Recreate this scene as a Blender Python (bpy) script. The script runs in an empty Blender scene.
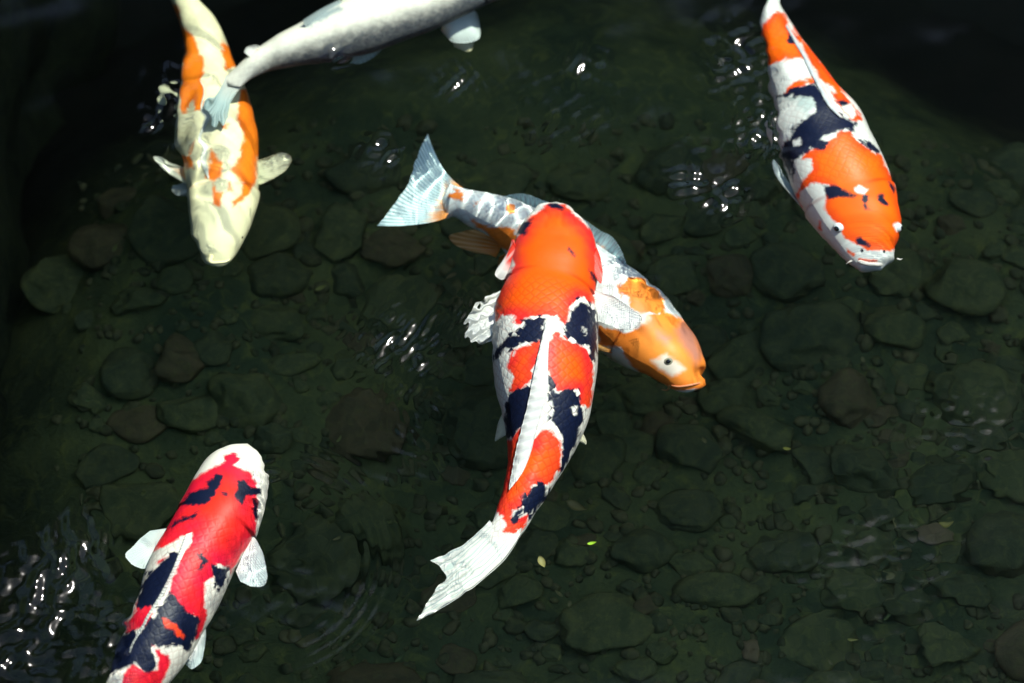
import bpy, math, random
import numpy as np
from mathutils import Vector
from mathutils.bvhtree import BVHTree

random.seed(7)
RNG = np.random.RandomState(11)
sc = bpy.context.scene
C = sc.collection

# ---------------------------------------------------------------- camera, sky, sun, exposure
PITCH, DIST, LENS = math.radians(58), 4.0, 120.0
cam = bpy.data.objects.new('camera', bpy.data.cameras.new('camera'))
C.objects.link(cam)
sc.camera = cam
CAM = np.array([0.0, -DIST * math.cos(PITCH), DIST * math.sin(PITCH)])
cam.location = CAM
cam.rotation_euler = (math.radians(90) - PITCH, 0, 0)
cam.data.lens = LENS
cam.data.sensor_width = 36
cam.data.clip_end = 500
cam.data.dof.use_dof = True
cam.data.dof.focus_distance = 3.98
cam.data.dof.aperture_fstop = 3.2

SUN_DIR = Vector((0.40, 0.30, 0.866)).normalized()          # towards the sun
world = bpy.data.worlds.new('World')
sc.world = world
world.use_nodes = True
wn = world.node_tree
sky = wn.nodes.new('ShaderNodeTexSky')
sky.sky_type = 'NISHITA'
sky.sun_disc = False
sky.sun_elevation = math.asin(SUN_DIR.z)
sky.sun_rotation = math.atan2(SUN_DIR.x, SUN_DIR.y)
wn.nodes['Background'].inputs[1].default_value = 0.11
wn.links.new(sky.outputs[0], wn.nodes['Background'].inputs[0])

sun = bpy.data.lights.new('sun', 'SUN')
sun.energy = 5.0
sun.angle = math.radians(0.5)
sun.color = (1.0, 0.96, 0.88)
sun.cycles.is_caustics_light = True                          # sunlight that bends through the water surface
sun_o = bpy.data.objects.new('sun', sun)
C.objects.link(sun_o)
sun_o.rotation_euler = (-SUN_DIR).to_track_quat('-Z', 'Y').to_euler()

sc.view_settings.view_transform = 'Standard'
sc.view_settings.look = 'None'
sc.view_settings.exposure = 1.2
sc.view_settings.gamma = 1.0
sc.cycles.use_denoising = True
sc.cycles.max_bounces = 8
sc.cycles.sample_clamp_indirect = 4.0
sc.cycles.caustics_reflective = False

# ---------------------------------------------------------------- measuring helpers
IOR = 1.33
FWD = np.array([0.0, math.cos(PITCH), -math.sin(PITCH)])
UPV = np.array([0.0, math.sin(PITCH), math.cos(PITCH)])


def rays(px, py):
    """pixel -> point where the sight line meets calm water, and its direction below it"""
    px, py = np.asarray(px, float), np.asarray(py, float)
    x = (px - 512) / 1024 * 36 / LENS
    y = (341.5 - py) / 1024 * 36 / LENS
    d = np.stack([x, y * UPV[1] + FWD[1], y * UPV[2] + FWD[2]], -1)
    d /= np.linalg.norm(d, axis=-1, keepdims=True)
    t = -CAM[2] / d[..., 2]
    S = CAM + d * t[..., None]
    R = d / IOR
    R[..., 2] = -np.sqrt(1 - R[..., 0] ** 2 - R[..., 1] ** 2)
    return S, R


def at(px, py, z):
    S, R = rays(px, py)
    return S + R * (np.asarray(z, float) / R[..., 2])[..., None]


def to_px(P):
    """where a point under calm water shows in the picture"""
    P = np.asarray(P, float)
    dh = P[:, :2] - CAM[:2]
    r = np.linalg.norm(dh, axis=1)
    depth = np.maximum(-P[:, 2], 1e-5)
    lo, hi = np.zeros_like(r), r.copy()
    for _ in range(36):
        m = (lo + hi) / 2
        si = m / np.hypot(m, CAM[2])
        st = (r - m) / np.hypot(r - m, depth)
        low = si < IOR * st
        lo = np.where(low, m, lo)
        hi = np.where(low, hi, m)
    m = (lo + hi) / 2
    S = np.zeros_like(P)
    S[:, :2] = CAM[:2] + dh / r[:, None] * m[:, None]
    q = S - CAM
    w = q @ FWD
    return np.stack([512 + q[:, 0] / w * LENS / 36 * 1024, 341.5 - (q @ UPV) / w * LENS / 36 * 1024], -1)


def sdist(pts, poly):
    """signed distance to a polygon, positive inside"""
    poly = np.asarray(poly, float)
    d = np.full(len(pts), 1e9)
    inside = np.zeros(len(pts), bool)
    for i in range(len(poly)):
        a, b = poly[i], poly[(i + 1) % len(poly)]
        ab = b - a
        pa = pts - a
        t = np.clip((pa @ ab) / max(ab @ ab, 1e-9), 0, 1)
        d = np.minimum(d, np.linalg.norm(pa - t[:, None] * ab, axis=1))
        if a[1] != b[1]:
            cr = ((a[1] > pts[:, 1]) != (b[1] > pts[:, 1])) & (pts[:, 0] < ab[0] * (pts[:, 1] - a[1]) / ab[1] + a[0])
            inside ^= cr
    return np.where(inside, d, -d)


def Z(x0, y0, k):
    return lambda *p: [(x0 + a / k, y0 + b / k) for a, b in p]


def hermite(t, y, q):
    t, y, q = np.asarray(t, float), np.asarray(y, float), np.asarray(q, float)
    h = np.diff(t)
    dl = np.diff(y, axis=0) / (h[:, None] if y.ndim > 1 else h)
    m = np.zeros_like(y)
    w = h[1:] + h[:-1]
    wl, wr = h[1:] / w, h[:-1] / w
    if y.ndim > 1:
        wl, wr = wl[:, None], wr[:, None]
    m[1:-1] = dl[:-1] * wl + dl[1:] * wr
    m[0], m[-1] = dl[0], dl[-1]
    i = np.clip(np.searchsorted(t, q) - 1, 0, len(h) - 1)
    u = (q - t[i]) / h[i]
    H = h[i]
    if y.ndim > 1:
        u, H = u[:, None], H[:, None]
    return ((2 * u ** 3 - 3 * u ** 2 + 1) * y[i] + (u ** 3 - 2 * u ** 2 + u) * H * m[i]
            + (-2 * u ** 3 + 3 * u ** 2) * y[i + 1] + (u ** 3 - u ** 2) * H * m[i + 1])


def resample(pts, n):
    pts = np.asarray(pts, float)
    if len(pts) == 1:
        return np.repeat(pts, n, 0)
    t = np.r_[0, np.cumsum(np.maximum(np.linalg.norm(np.diff(pts, axis=0), axis=1), 1e-6))]
    q = np.linspace(0, t[-1], n)
    if len(pts) == 2:
        return pts[0] + (pts[1] - pts[0]) * (q / t[-1])[:, None]
    return hermite(t, pts, q)


# ---------------------------------------------------------------- mesh helpers
def mesh_np(name, V, Q, mat=None, attrs=None, uv=None, smooth=True):
    V, Q = np.ascontiguousarray(V, np.float32), np.ascontiguousarray(Q, np.int32)
    me = bpy.data.meshes.new(name)
    nf, k = Q.shape
    me.vertices.add(len(V))
    me.vertices.foreach_set('co', V.ravel())
    me.loops.add(nf * k)
    me.loops.foreach_set('vertex_index', Q.ravel())
    me.polygons.add(nf)
    me.polygons.foreach_set('loop_start', np.arange(0, nf * k, k, dtype=np.int32))
    me.update(calc_edges=True)
    me.validate()
    if smooth:
        me.polygons.foreach_set('use_smooth', np.ones(len(me.polygons), bool))
    for an, av in (attrs or {}).items():
        a = me.attributes.new(an, 'FLOAT', 'POINT')
        a.data.foreach_set('value', np.ascontiguousarray(av, np.float32))
    if uv is not None:
        a = me.attributes.new('fuv', 'FLOAT_VECTOR', 'POINT')
        u3 = np.zeros((len(V), 3), np.float32)
        u3[:, :2] = uv
        a.data.foreach_set('vector', u3.ravel())
    if mat:
        me.materials.append(mat)
    return me


def link(name, me, parent=None, receiver=True):
    o = bpy.data.objects.new(name, me)
    C.objects.link(o)
    if parent is not None:
        o.parent = parent
    if receiver:
        o.cycles.is_caustics_receiver = True
    return o


def tag(o, label=None, cat=None, group=None, kind=None):
    for k, v in (('label', label), ('category', cat), ('group', group), ('kind', kind)):
        if v:
            o[k] = v
    return o


def grid_quads(nu, nv, wrap=False):
    i = np.arange(nu * nv).reshape(nu, nv)
    if wrap:
        j = np.roll(i, -1, 1)
        return np.stack([i[:-1], j[:-1], j[1:], i[1:]], -1).reshape(-1, 4)
    return np.stack([i[:-1, :-1], i[:-1, 1:], i[1:, 1:], i[1:, :-1]], -1).reshape(-1, 4)


# ---------------------------------------------------------------- material helpers
class NT:
    def __init__(self, name):
        self.m = bpy.data.materials.new(name)
        self.m.use_nodes = True
        self.t = self.m.node_tree
        self.t.nodes.clear()
        self.out = self.n('ShaderNodeOutputMaterial')

    def n(self, typ, **kw):
        nd = self.t.nodes.new(typ)
        for k, v in kw.items():
            setattr(nd, k, v)
        return nd

    def put(self, sock, v):
        if hasattr(v, 'is_output') or isinstance(v, bpy.types.NodeSocket):
            self.t.links.new(v, sock)
        elif isinstance(v, tuple) and len(v) == 3 and sock.type == 'RGBA':
            sock.default_value = (*v, 1)
        else:
            sock.default_value = v

    def math(self, op, a, b=0.0, c=None, clamp=False):
        nd = self.n('ShaderNodeMath', operation=op, use_clamp=clamp)
        self.put(nd.inputs[0], a)
        self.put(nd.inputs[1], b)
        if c is not None:
            self.put(nd.inputs[2], c)
        return nd.outputs[0]

    def attr(self, name, vec=False):
        nd = self.n('ShaderNodeAttribute', attribute_name=name)
        return nd.outputs['Vector'] if vec else nd.outputs['Fac']

    def noise(self, vec, scale, detail=3.0, rough=0.55, dist=0.0):
        nd = self.n('ShaderNodeTexNoise')
        if vec is not None:
            self.put(nd.inputs['Vector'], vec)
        nd.inputs['Scale'].default_value = scale
        nd.inputs['Detail'].default_value = detail
        nd.inputs['Roughness'].default_value = rough
        nd.inputs['Distortion'].default_value = dist
        return nd.outputs['Fac']

    def ramp(self, v, lo, hi, a=0.0, b=1.0):
        nd = self.n('ShaderNodeMapRange', interpolation_type='SMOOTHSTEP')
        self.put(nd.inputs['Value'], v)
        for k, x in (('From Min', lo), ('From Max', hi), ('To Min', a), ('To Max', b)):
            self.put(nd.inputs[k], x)
        return nd.outputs[0]

    def mix(self, f, a, b):
        nd = self.n('ShaderNodeMix', data_type='RGBA')
        self.put(nd.inputs[0], f)
        self.put(nd.inputs[6], a)
        self.put(nd.inputs[7], b)
        return nd.outputs[2]

    def coord(self):
        return self.n('ShaderNodeTexCoord').outputs['Object']

    def scale(self, vec, s):
        nd = self.n('ShaderNodeMapping')
        self.put(nd.inputs['Vector'], vec)
        nd.inputs['Scale'].default_value = s
        return nd.outputs[0]

    def bump(self, h, strength, dist):
        nd = self.n('ShaderNodeBump')
        nd.inputs['Strength'].default_value = strength
        nd.inputs['Distance'].default_value = dist
        self.put(nd.inputs['Height'], h)
        return nd.outputs[0]

    def principled(self, col, rough=0.4, spec=0.4, normal=None):
        p = self.n('ShaderNodeBsdfPrincipled')
        self.put(p.inputs['Base Color'], col)
        self.put(p.inputs['Roughness'], rough)
        p.inputs['Specular IOR Level'].default_value = spec
        if normal is not None:
            self.put(p.inputs['Normal'], normal)
        return p.outputs[0]

    def done(self, sh):
        self.t.links.new(sh, self.out.inputs[0])
        return self.m


def plain(name, col, rough=0.4, spec=0.4, var=0.0, vscale=60):
    n = NT(name)
    c = col
    if var:
        f = n.noise(n.coord(), vscale)
        c = n.mix(f, tuple(x * (1 - var) for x in col), tuple(min(1, x * (1 + var)) for x in col))
    return n.done(n.principled(c, rough, spec))


def koi_skin(name, base, layers, scale_mm=7.5, edge=1.7, rimk=1.0):
    """white skin with patches of pigment whose ragged edges follow the scales"""
    n = NT(name)
    co = n.coord()
    uv = n.attr('fuv', True)
    mp = n.n('ShaderNodeMapping')
    n.put(mp.inputs['Vector'], uv)
    mp.inputs['Rotation'].default_value = (0, 0, math.radians(45))
    k = 1000.0 / scale_mm
    mp.inputs['Scale'].default_value = (k, k, k)
    vo = n.n('ShaderNodeTexVoronoi', feature='F1')
    n.put(vo.inputs['Vector'], mp.outputs[0])
    vo.inputs['Scale'].default_value = 1.0
    vo.inputs['Randomness'].default_value = 0.32
    cell = n.n('ShaderNodeSeparateColor')
    n.put(cell.inputs[0], vo.outputs['Color'])
    vd = n.n('ShaderNodeTexVoronoi', feature='DISTANCE_TO_EDGE')
    n.put(vd.inputs['Vector'], mp.outputs[0])
    vd.inputs['Scale'].default_value = 1.0
    vd.inputs['Randomness'].default_value = 0.32
    scaled = n.attr('scaled')                                  # 0 on the head, 1 on the scaled body
    rim = n.math('MULTIPLY', n.ramp(vd.outputs['Distance'], 0.0, 0.16, 1.0, 0.0), scaled)
    n_big = n.math('SUBTRACT', n.noise(co, 45, 3), 0.5)
    n_fine = n.math('SUBTRACT', n.noise(co, 210, 4, 0.65), 0.5)
    n_mid = n.math('SUBTRACT', n.noise(co, 105, 3, 0.6, 0.4), 0.5)
    cellr = n.math('MULTIPLY', n.math('SUBTRACT', cell.outputs[0], 0.5), scaled)
    mott = n.noise(co, 28, 4)
    col = n.mix(n.ramp(mott, 0.35, 0.7), base, tuple(x * 0.86 for x in base))
    for i, L in enumerate(layers):
        sd = n.attr(L['attr'])
        j = n.math('MULTIPLY_ADD', n_big, L.get('big', 5.0), n.math('MULTIPLY', n_fine, L.get('fine', 4.0) * .7))
        j = n.math('MULTIPLY_ADD', cellr, L.get('cell', 4.0), j)
        j = n.math('MULTIPLY_ADD', n_mid, L.get('mid', 5.5), j)
        f = n.ramp(n.math('ADD', sd, j), -L.get('soft', edge), L.get('soft', edge))
        c = L['col']
        if 'col2' in L:                                        # edge tone of a patch: pigment, on the largest koi also painted shading
            c = n.mix(n.ramp(n.math('MULTIPLY_ADD', n_big, 5.0, sd), L.get('d0', 2.0), L.get('d1', 16.0)), L['col2'], L['col'])
        if L.get('var'):
            lo, hi = tuple(x * (1 - L['var']) for x in L['col']), tuple(x * (1 + L['var']) for x in L['col'])
            c = n.mix(n.ramp(mott, 0.3, 0.7), c, n.mix(0.5, c, hi))
        if L.get('alpha', 1) < 1:
            f = n.math('MULTIPLY', f, L['alpha'])
        if L.get('speck'):
            f = n.math('MULTIPLY', f, n.ramp(n.math('ADD', n_fine, n.math('MULTIPLY', n_mid, .8)), -0.3, 0.25, 1 - L['speck'], 1.0))
        col = n.mix(f, col, c)
    dk = n.n('ShaderNodeMix', data_type='RGBA', blend_type='MULTIPLY')
    n.put(dk.inputs[0], n.math('MULTIPLY', rim, 0.42 * rimk))
    n.put(dk.inputs[6], col)
    dk.inputs[7].default_value = (0.62, 0.42, 0.40, 1)
    gl = n.n('ShaderNodeMix', data_type='RGBA', blend_type='MULTIPLY')   # the slit behind the gill cover
    n.put(gl.inputs[0], n.math('MULTIPLY', n.attr('gill_slit'), 0.6))
    n.put(gl.inputs[6], dk.outputs[2])
    gl.inputs[7].default_value = (0.42, 0.20, 0.20, 1)
    h = n.math('ADD', n.math('MULTIPLY', n.ramp(vd.outputs['Distance'], 0.0, 0.3), scaled), n.math('MULTIPLY_ADD', n_fine, 0.5, n.math('MULTIPLY', n_mid, .35)))
    nm = n.bump(h, 0.35 * rimk, 0.0005)
    return n.done(n.principled(gl.outputs[2], 0.45, 0.25, nm))


def fin_skin(name, tip, base=None, t0=0.2, t1=0.45, through=0.15, ray=26.0, ray_col=None, frail=0.5):
    """thin membrane on raised rays: v runs from root to tip, u across the rays"""
    n = NT(name)
    uv = n.n('ShaderNodeSeparateXYZ')
    n.put(uv.inputs[0], n.attr('fuv', True))
    co = n.coord()
    u, v = uv.outputs[0], uv.outputs[1]
    nz = n.math('SUBTRACT', n.noise(n.scale(n.attr('fuv', True), (ray * 0.5, 2.0, 1.0)), 1.0, 3), 0.5)
    r = n.math('SINE', n.math('MULTIPLY', n.math('MULTIPLY_ADD', nz, 0.02, u), ray * 6.2832))
    col = n.mix(n.ramp(n.noise(co, 60), 0.3, 0.75), tip, tuple(x * 0.92 for x in tip))
    if base is not None:
        vv = n.math('MULTIPLY_ADD', nz, 0.6, v)
        col = n.mix(n.ramp(vv, t0, t1), base, col)
    rc = ray_col or tuple(x * 0.84 for x in tip)
    col = n.mix(n.math('MULTIPLY', n.ramp(r, 0.2, 1.0), n.ramp(v, 0.0, 0.3, 0.15, 0.55)), col, rc)
    nm = n.bump(r, 0.5, 0.0006)
    a = n.principled(col, 0.35, 0.4, nm)
    tr = n.n('ShaderNodeBsdfTranslucent')
    n.put(tr.inputs[0], col)
    mx = n.n('ShaderNodeMixShader')
    mx.inputs[0].default_value = through
    n.t.links.new(a, mx.inputs[1])
    n.t.links.new(tr.outputs[0], mx.inputs[2])
    clear = n.n('ShaderNodeBsdfTransparent')                   # the membrane thins out between the rays near the edge
    m2 = n.n('ShaderNodeMixShader')
    gap = n.math('MULTIPLY', n.ramp(v, 0.55, 1.0, 0.0, frail), n.ramp(r, -1.0, 0.6, 1.0, 0.25))
    n.t.links.new(gap, m2.inputs[0])
    n.t.links.new(mx.outputs[0], m2.inputs[1])
    n.t.links.new(clear.outputs[0], m2.inputs[2])
    return n.done(m2.outputs[0])


# ---------------------------------------------------------------- the setting: pond bed and banks
BED = -0.40


def bed_h(x, y):
    r = np.maximum(np.abs(x) - 2.6, np.abs(y - 0.2) - 2.4)
    bank = np.clip((r) / 0.5, 0, 1)
    bank = bank * bank * (3 - 2 * bank) * 0.75
    z = BED + bank
    z = z + 0.016 * np.sin(x * 5.1 + 1) * np.cos(y * 4.3 + 2) + 0.008 * np.sin(x * 17 + y * 9) + 0.005 * np.sin(y * 29 - x * 21)
    e = np.maximum(np.hypot((x - .09) / .71, (y + .02) / .70) - .86 + .05 * np.sin(x * 6 + 1) * np.sin(y * 5), 0)
    z = z - 0.85 * np.clip(e, 0, 1) ** 1.25 * (1 - bank / .75)
    return z


def axis(lo, hi, fine_lo, fine_hi, df, growth=1.12):
    a = list(np.arange(fine_lo, fine_hi + 1e-9, df))
    s = df
    while a[-1] < hi:
        s *= growth
        a.append(a[-1] + s)
    s = df
    while a[0] > lo:
        s *= growth
        a.insert(0, a[0] - s)
    return np.array(a)


def bed_material():
    n = NT('algae_covered_bed')
    co = n.coord()
    a = n.noise(co, 7, 5, 0.6)
    b = n.noise(co, 46, 5, 0.65, 0.6)
    c = n.noise(co, 190, 4, 0.6)
    col = n.mix(n.ramp(a, 0.32, 0.7), (0.036, 0.060, 0.027), (0.088, 0.112, 0.038))
    col = n.mix(n.math('MULTIPLY', n.ramp(b, 0.48, 0.74), 0.7), col, (0.145, 0.165, 0.040))
    col = n.mix(n.math('MULTIPLY', n.ramp(c, 0.55, 0.8), 0.5), col, (0.022, 0.050, 0.032))
    sep = n.n('ShaderNodeSeparateXYZ')                          # bed colour darkens with depth, painting in the black of deep water
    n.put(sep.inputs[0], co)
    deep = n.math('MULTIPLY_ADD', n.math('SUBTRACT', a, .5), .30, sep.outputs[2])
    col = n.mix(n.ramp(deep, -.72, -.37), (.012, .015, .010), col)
    h = n.math('ADD', b, n.math('MULTIPLY', c, 0.4))
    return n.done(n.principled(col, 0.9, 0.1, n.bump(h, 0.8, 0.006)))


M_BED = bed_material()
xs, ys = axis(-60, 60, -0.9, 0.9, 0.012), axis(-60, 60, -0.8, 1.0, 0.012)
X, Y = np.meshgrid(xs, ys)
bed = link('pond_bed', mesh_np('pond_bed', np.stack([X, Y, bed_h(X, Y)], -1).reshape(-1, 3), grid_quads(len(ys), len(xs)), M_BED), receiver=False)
tag(bed, 'dark silty pond bed filmed with olive algae under the water', kind='structure')

# ---------------------------------------------------------------- the water
def water_h(x, y):
    h = np.zeros_like(x)
    rng = np.random.RandomState(5)
    for lam, slope in ((.21, .010), (.16, .010), (.12, .010), (.09, .007), (.065, .007), (.045, .006), (.033, .004)):
        for _ in range(2):
            th = rng.uniform(0, 2 * math.pi)
            k = 2 * math.pi / lam
            h += slope / k * np.sin(k * (x * math.cos(th) + y * math.sin(th)) + rng.uniform(0, 6.28))
    # short chop where the fish break the calm: centre px, radius px, slope, wavelengths m
    P = [(45, 600, 50, .24, .016, .035, 1), (20, 655, 45, .26, .015, .035, 1), (75, 548, 30, .24, .014, .03, 1), (110, 640, 35, .15, .014, .03, 1),
         (590, 68, 20, .21, .016, .035, 1), (742, 62, 34, .22, .014, .035, 1), (762, 128, 30, .25, .014, .028, 1), (690, 178, 25, .21, .016, .034, 1),
         (728, 198, 22, .22, .016, .03, 1), (382, 150, 22, .20, .012, .026, 1), (400, 345, 46, .16, .010, .026, 1), (336, 50, 16, .20, .012, .025, 1),
         (462, 84, 22, .17, .012, .026, 1), (152, 126, 9, .22, .012, .02, 1), (965, 430, 60, .07, .012, .024, 1), (560, 110, 60, .06, .014, .03, 1),
         (480, 320, 24, .20, .009, .014, 0), (452, 574, 34, .048, .012, .020, 0), (186, 108, 44, .13, .022, .042, 0), (206, 250, 22, .05, .016, .03, 0), (640, 300, 30, .03, .012, .022, 0),
         (272, 468, 14, .08, .009, .014, 0), (420, 430, 60, .07, .010, .02, 0), (870, 560, 90, .045, .012, .03, 0), (300, 560, 80, .04, .012, .03, 0)]
    for cx, cy, rp, slope, l0, l1, facing in P:
        c = at(cx, cy, 0.0)
        ex, ey = rp * 1.17e-3, rp * 1.38e-3
        d2 = ((x - c[0]) / ex) ** 2 + ((y - c[1]) / ey) ** 2
        m = d2 < 7
        g = np.exp(-d2[m] * 0.9)
        xx, yy = x[m], y[m]
        s = np.zeros_like(xx)
        th0 = rng.uniform(0, 6.28) if not facing else math.atan2(.12, -.22) + rng.normal(0, .25)
        for _ in range(12):
            lam = rng.uniform(l0, l1)
            k = 2 * math.pi / lam
            th = th0 + rng.normal(0, 0.75)
            s += slope * 0.5 / k * np.sin(k * (xx * math.cos(th) + yy * math.sin(th)) + rng.uniform(0, 6.28))
        h[m] += g * s
    # rings spreading from the red fish's nose
    for cx, cy, lam, slope, r0, wr in ((262, 560, .0125, .13, .135, .028), (878, 268, .014, .02, .05, .06)):
        c = at(cx, cy, 0.0)
        r = np.hypot(x - c[0], y - c[1])
        h += slope * lam / 6.283 * np.sin(6.283 * r / lam) * np.exp(-((r - r0) / wr) ** 2) * np.clip((x + .262) / .05 if cx < 500 else 1.0, 0, 1)
    fade = np.clip(1.6 - np.hypot(x, y - .05) / 0.9, 0, 1)
    return h * (0.25 + 0.75 * np.minimum(fade * 1.6, 1))


def water_material():
    n = NT('clear_pond_water')
    fr = n.n('ShaderNodeFresnel')
    fr.inputs[0].default_value = IOR
    rf = n.n('ShaderNodeBsdfRefraction')
    rf.inputs['Color'].default_value = (0.95, 1.0, 0.975, 1)
    rf.inputs['Roughness'].default_value = 0.0
    rf.inputs['IOR'].default_value = IOR
    gl = n.n('ShaderNodeBsdfGlossy')
    gl.inputs['Roughness'].default_value = 0.10
    mx = n.n('ShaderNodeMixShader')
    n.t.links.new(fr.outputs[0], mx.inputs[0])
    n.t.links.new(rf.outputs[0], mx.inputs[1])
    n.t.links.new(gl.outputs[0], mx.inputs[2])
    return n.done(mx.outputs[0])


M_WATER = water_material()
xs, ys = axis(-3.2, 3.2, -0.74, 0.74, 0.0023, 1.05), axis(-2.3, 2.8, -0.60, 0.64, 0.0023, 1.05)
X, Y = np.meshgrid(xs, ys)
water = link('water', mesh_np('water', np.stack([X, Y, water_h(X, Y)], -1).reshape(-1, 3), grid_quads(len(ys), len(xs)), M_WATER), receiver=False)
water.cycles.is_caustics_caster = True
tag(water, 'clear rippled pond water with small bright glints', kind='structure')


# ---------------------------------------------------------------- unseen trees added across the pond to darken its reflection
def tree(x, y, crown, rx, ry, rz, leaves, label):
    root = bpy.data.objects.new('tree', None)
    C.objects.link(root)
    root.location = (x, y, .3)
    tag(root, label, 'tree')
    rng = np.random.RandomState(21)
    bark = plain('bark', (.07, .05, .035), .9, .1, .3, 6)

    def limb(name, pts, r0, r1, parent):
        P = resample(pts, 16)
        T = np.gradient(P, axis=0)
        T /= np.linalg.norm(T, axis=1, keepdims=True)
        A = np.cross(T, [.3, .9, .1])
        A /= np.linalg.norm(A, axis=1, keepdims=True)
        Bn = np.cross(T, A)
        a = np.linspace(0, 2 * math.pi, 14, endpoint=False)
        rr = np.linspace(r0, r1, 16)
        V = P[:, None] + rr[:, None, None] * (np.cos(a)[None, :, None] * A[:, None] + np.sin(a)[None, :, None] * Bn[:, None])
        return link(name, mesh_np(name, V.reshape(-1, 3), grid_quads(16, 14, wrap=True), bark), parent, receiver=False)
    c = np.array(crown) - np.array([x, y, .3])
    tr = limb('trunk', [(0, 0, -.4), (.2, -.1, c[2] * .35), (c[0] * .4, c[1] * .4, c[2] * .7), tuple(c)], .42, .14, root)
    for k in range(7):
        a = k * .9
        limb('limb', [tuple(c * .62), tuple(c * .8 + np.array([math.cos(a) * rx * .35, math.sin(a) * ry * .35, .3])), tuple(c + np.array([math.cos(a) * rx * .75, math.sin(a) * ry * .75, rng.uniform(-.4, .5) * rz]))], .15, .03, tr)
    cl = rng.normal(size=(90, 3))
    cl /= np.linalg.norm(cl, axis=1, keepdims=True)
    cl *= rng.uniform(.35, 1.0, (90, 1)) ** .5
    pos = cl[rng.randint(0, 90, leaves)] * .88 + rng.normal(size=(leaves, 3)) * .13
    pos = pos * np.array([rx, ry, rz]) + c
    d1_ = rng.normal(size=(leaves, 3))
    d1_ /= np.linalg.norm(d1_, axis=1, keepdims=True)
    d2_ = np.cross(d1_, rng.normal(size=(leaves, 3)))
    d2_ /= np.linalg.norm(d2_, axis=1, keepdims=True)
    ln = rng.uniform(.22, .38, (leaves, 1))
    V = np.stack([pos - d1_ * ln, pos + d2_ * ln * .42, pos + d1_ * ln, pos - d2_ * ln * .42], 1).reshape(-1, 3)
    n = NT('leaves')
    f = n.noise(n.coord(), 1.5, 3)
    m = n.done(n.principled(n.mix(n.ramp(f, .35, .65), (.014, .026, .008), (.030, .052, .014)), .6, .3))
    link('crown', mesh_np('crown', V, np.arange(leaves * 4).reshape(-1, 4), m, smooth=False), root, receiver=False)


tree(-2.6, 12.4, (-1.6, 10.6, 17.8), 5.6, 3.6, 4.6, 20000, 'tall dark leaved tree out of view, added so the water mirrors black')
tree(5.0, 13.6, (4.3, 12.0, 19.5), 3.9, 3.4, 7.0, 22000, 'slimmer upright dark tree out of view, added to hide more mirrored sky')


# ---------------------------------------------------------------- the rough pond wall along the left side
def pond_wall():
    ny, nz = 150, 60
    yy = np.linspace(-2.3, 2.4, ny)
    prof = [(-.70, -1.25), (-.71, -.75), (-.72, -.46), (-.735, -.33), (-.76, -.12), (-.775, .0), (-.79, .2), (-.82, .34), (-.95, .38), (-1.3, .36), (-1.32, -.9)]
    pr = resample(prof, nz)
    V = np.zeros((ny, nz, 3))
    Yg = np.repeat(yy[:, None], nz, 1)
    s_ = np.arange(nz)[None, :] * .06
    course = np.abs(np.sin(Yg * 7.5 + np.floor(s_ * 2.2) * 1.9)) ** .35 * np.abs(np.sin(s_ * 2.2 * math.pi)) ** .3
    dx = .045 * course + .05 * np.sin(Yg * 5.7 + 1) * np.exp(-s_) + .015 * np.sin(Yg * 19 + s_ * 7) * np.sin(s_ * 11 - Yg * 6) + .03 * np.sin(Yg * 2.3)
    V[..., 0] = pr[None, :, 0] + dx
    V[..., 1] = Yg
    V[..., 2] = pr[None, :, 1] + .02 * course
    me = mesh_np('stone_wall', V.reshape(-1, 3), grid_quads(ny, nz), M_WALL)
    tag(link('stone_wall', me, receiver=False), 'dark mossy stone wall bounding the pond along its left side', 'wall')


# ---------------------------------------------------------------- stones and fallen leaves on the bed
def stone_material(name, c0, c1, moss):
    n = NT(name)
    co = n.coord()
    a, b = n.noise(co, 22, 6, 0.65, .5), n.noise(co, 95, 6, 0.7, .4)
    col = n.mix(n.ramp(a, 0.3, 0.7), c0, c1)
    col = n.mix(n.math('MULTIPLY', n.ramp(b, 0.45, 0.75), 0.75), col, moss)
    return n.done(n.principled(col, 0.85, 0.15, n.bump(n.math('ADD', a, n.math('MULTIPLY', b, 0.5)), 0.7, 0.006)))


M_STONE = [stone_material('olive_stone', (.046, .068, .028), (.098, .116, .042), (.130, .150, .042)),
           stone_material('brown_stone', (.060, .060, .027), (.112, .096, .042), (.108, .116, .036)),
           stone_material('dark_stone', (.036, .055, .026), (.078, .096, .038), (.104, .122, .036)),
           stone_material('tan_stone', (.12, .10, .05), (.19, .155, .075), (.13, .13, .05))]


def stone_mesh(rx, ry, rz, seed, nu=40, nv=26):
    r = np.random.RandomState(seed)
    th = np.linspace(0, 2 * math.pi, nu, endpoint=False)
    ph = np.linspace(0.02, math.pi - 0.02, nv)
    PH, TH = np.meshgrid(ph, th, indexing='ij')
    D = np.stack([np.sin(PH) * np.cos(TH), np.sin(PH) * np.sin(TH), np.cos(PH)], -1)
    R = np.ones(PH.shape)
    # knocked-off facets
    for _ in range(9):
        nrm = r.normal(size=3)
        nrm /= np.linalg.norm(nrm)
        lim = r.uniform(0.58, 0.95)
        dd = D @ nrm
        R = np.where(dd > 0.05, np.minimum(R, lim / np.maximum(dd, 0.05)), R)
    for k in range(8):
        kk = r.normal(size=3) * r.uniform(2, 6)
        R += 0.025 * np.sin(D @ kk + r.uniform(0, 6))
    V = (D * R[..., None] * np.array([rx, ry, rz])).reshape(-1, 3)
    Q = grid_quads(nv, nu, wrap=True)
    return V, Q[:, ::-1]


M_WALL = stone_material('mossy_wall', (.012, .020, .011), (.036, .050, .020), (.05, .06, .02))
pond_wall()
stone_n = [0]


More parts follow.
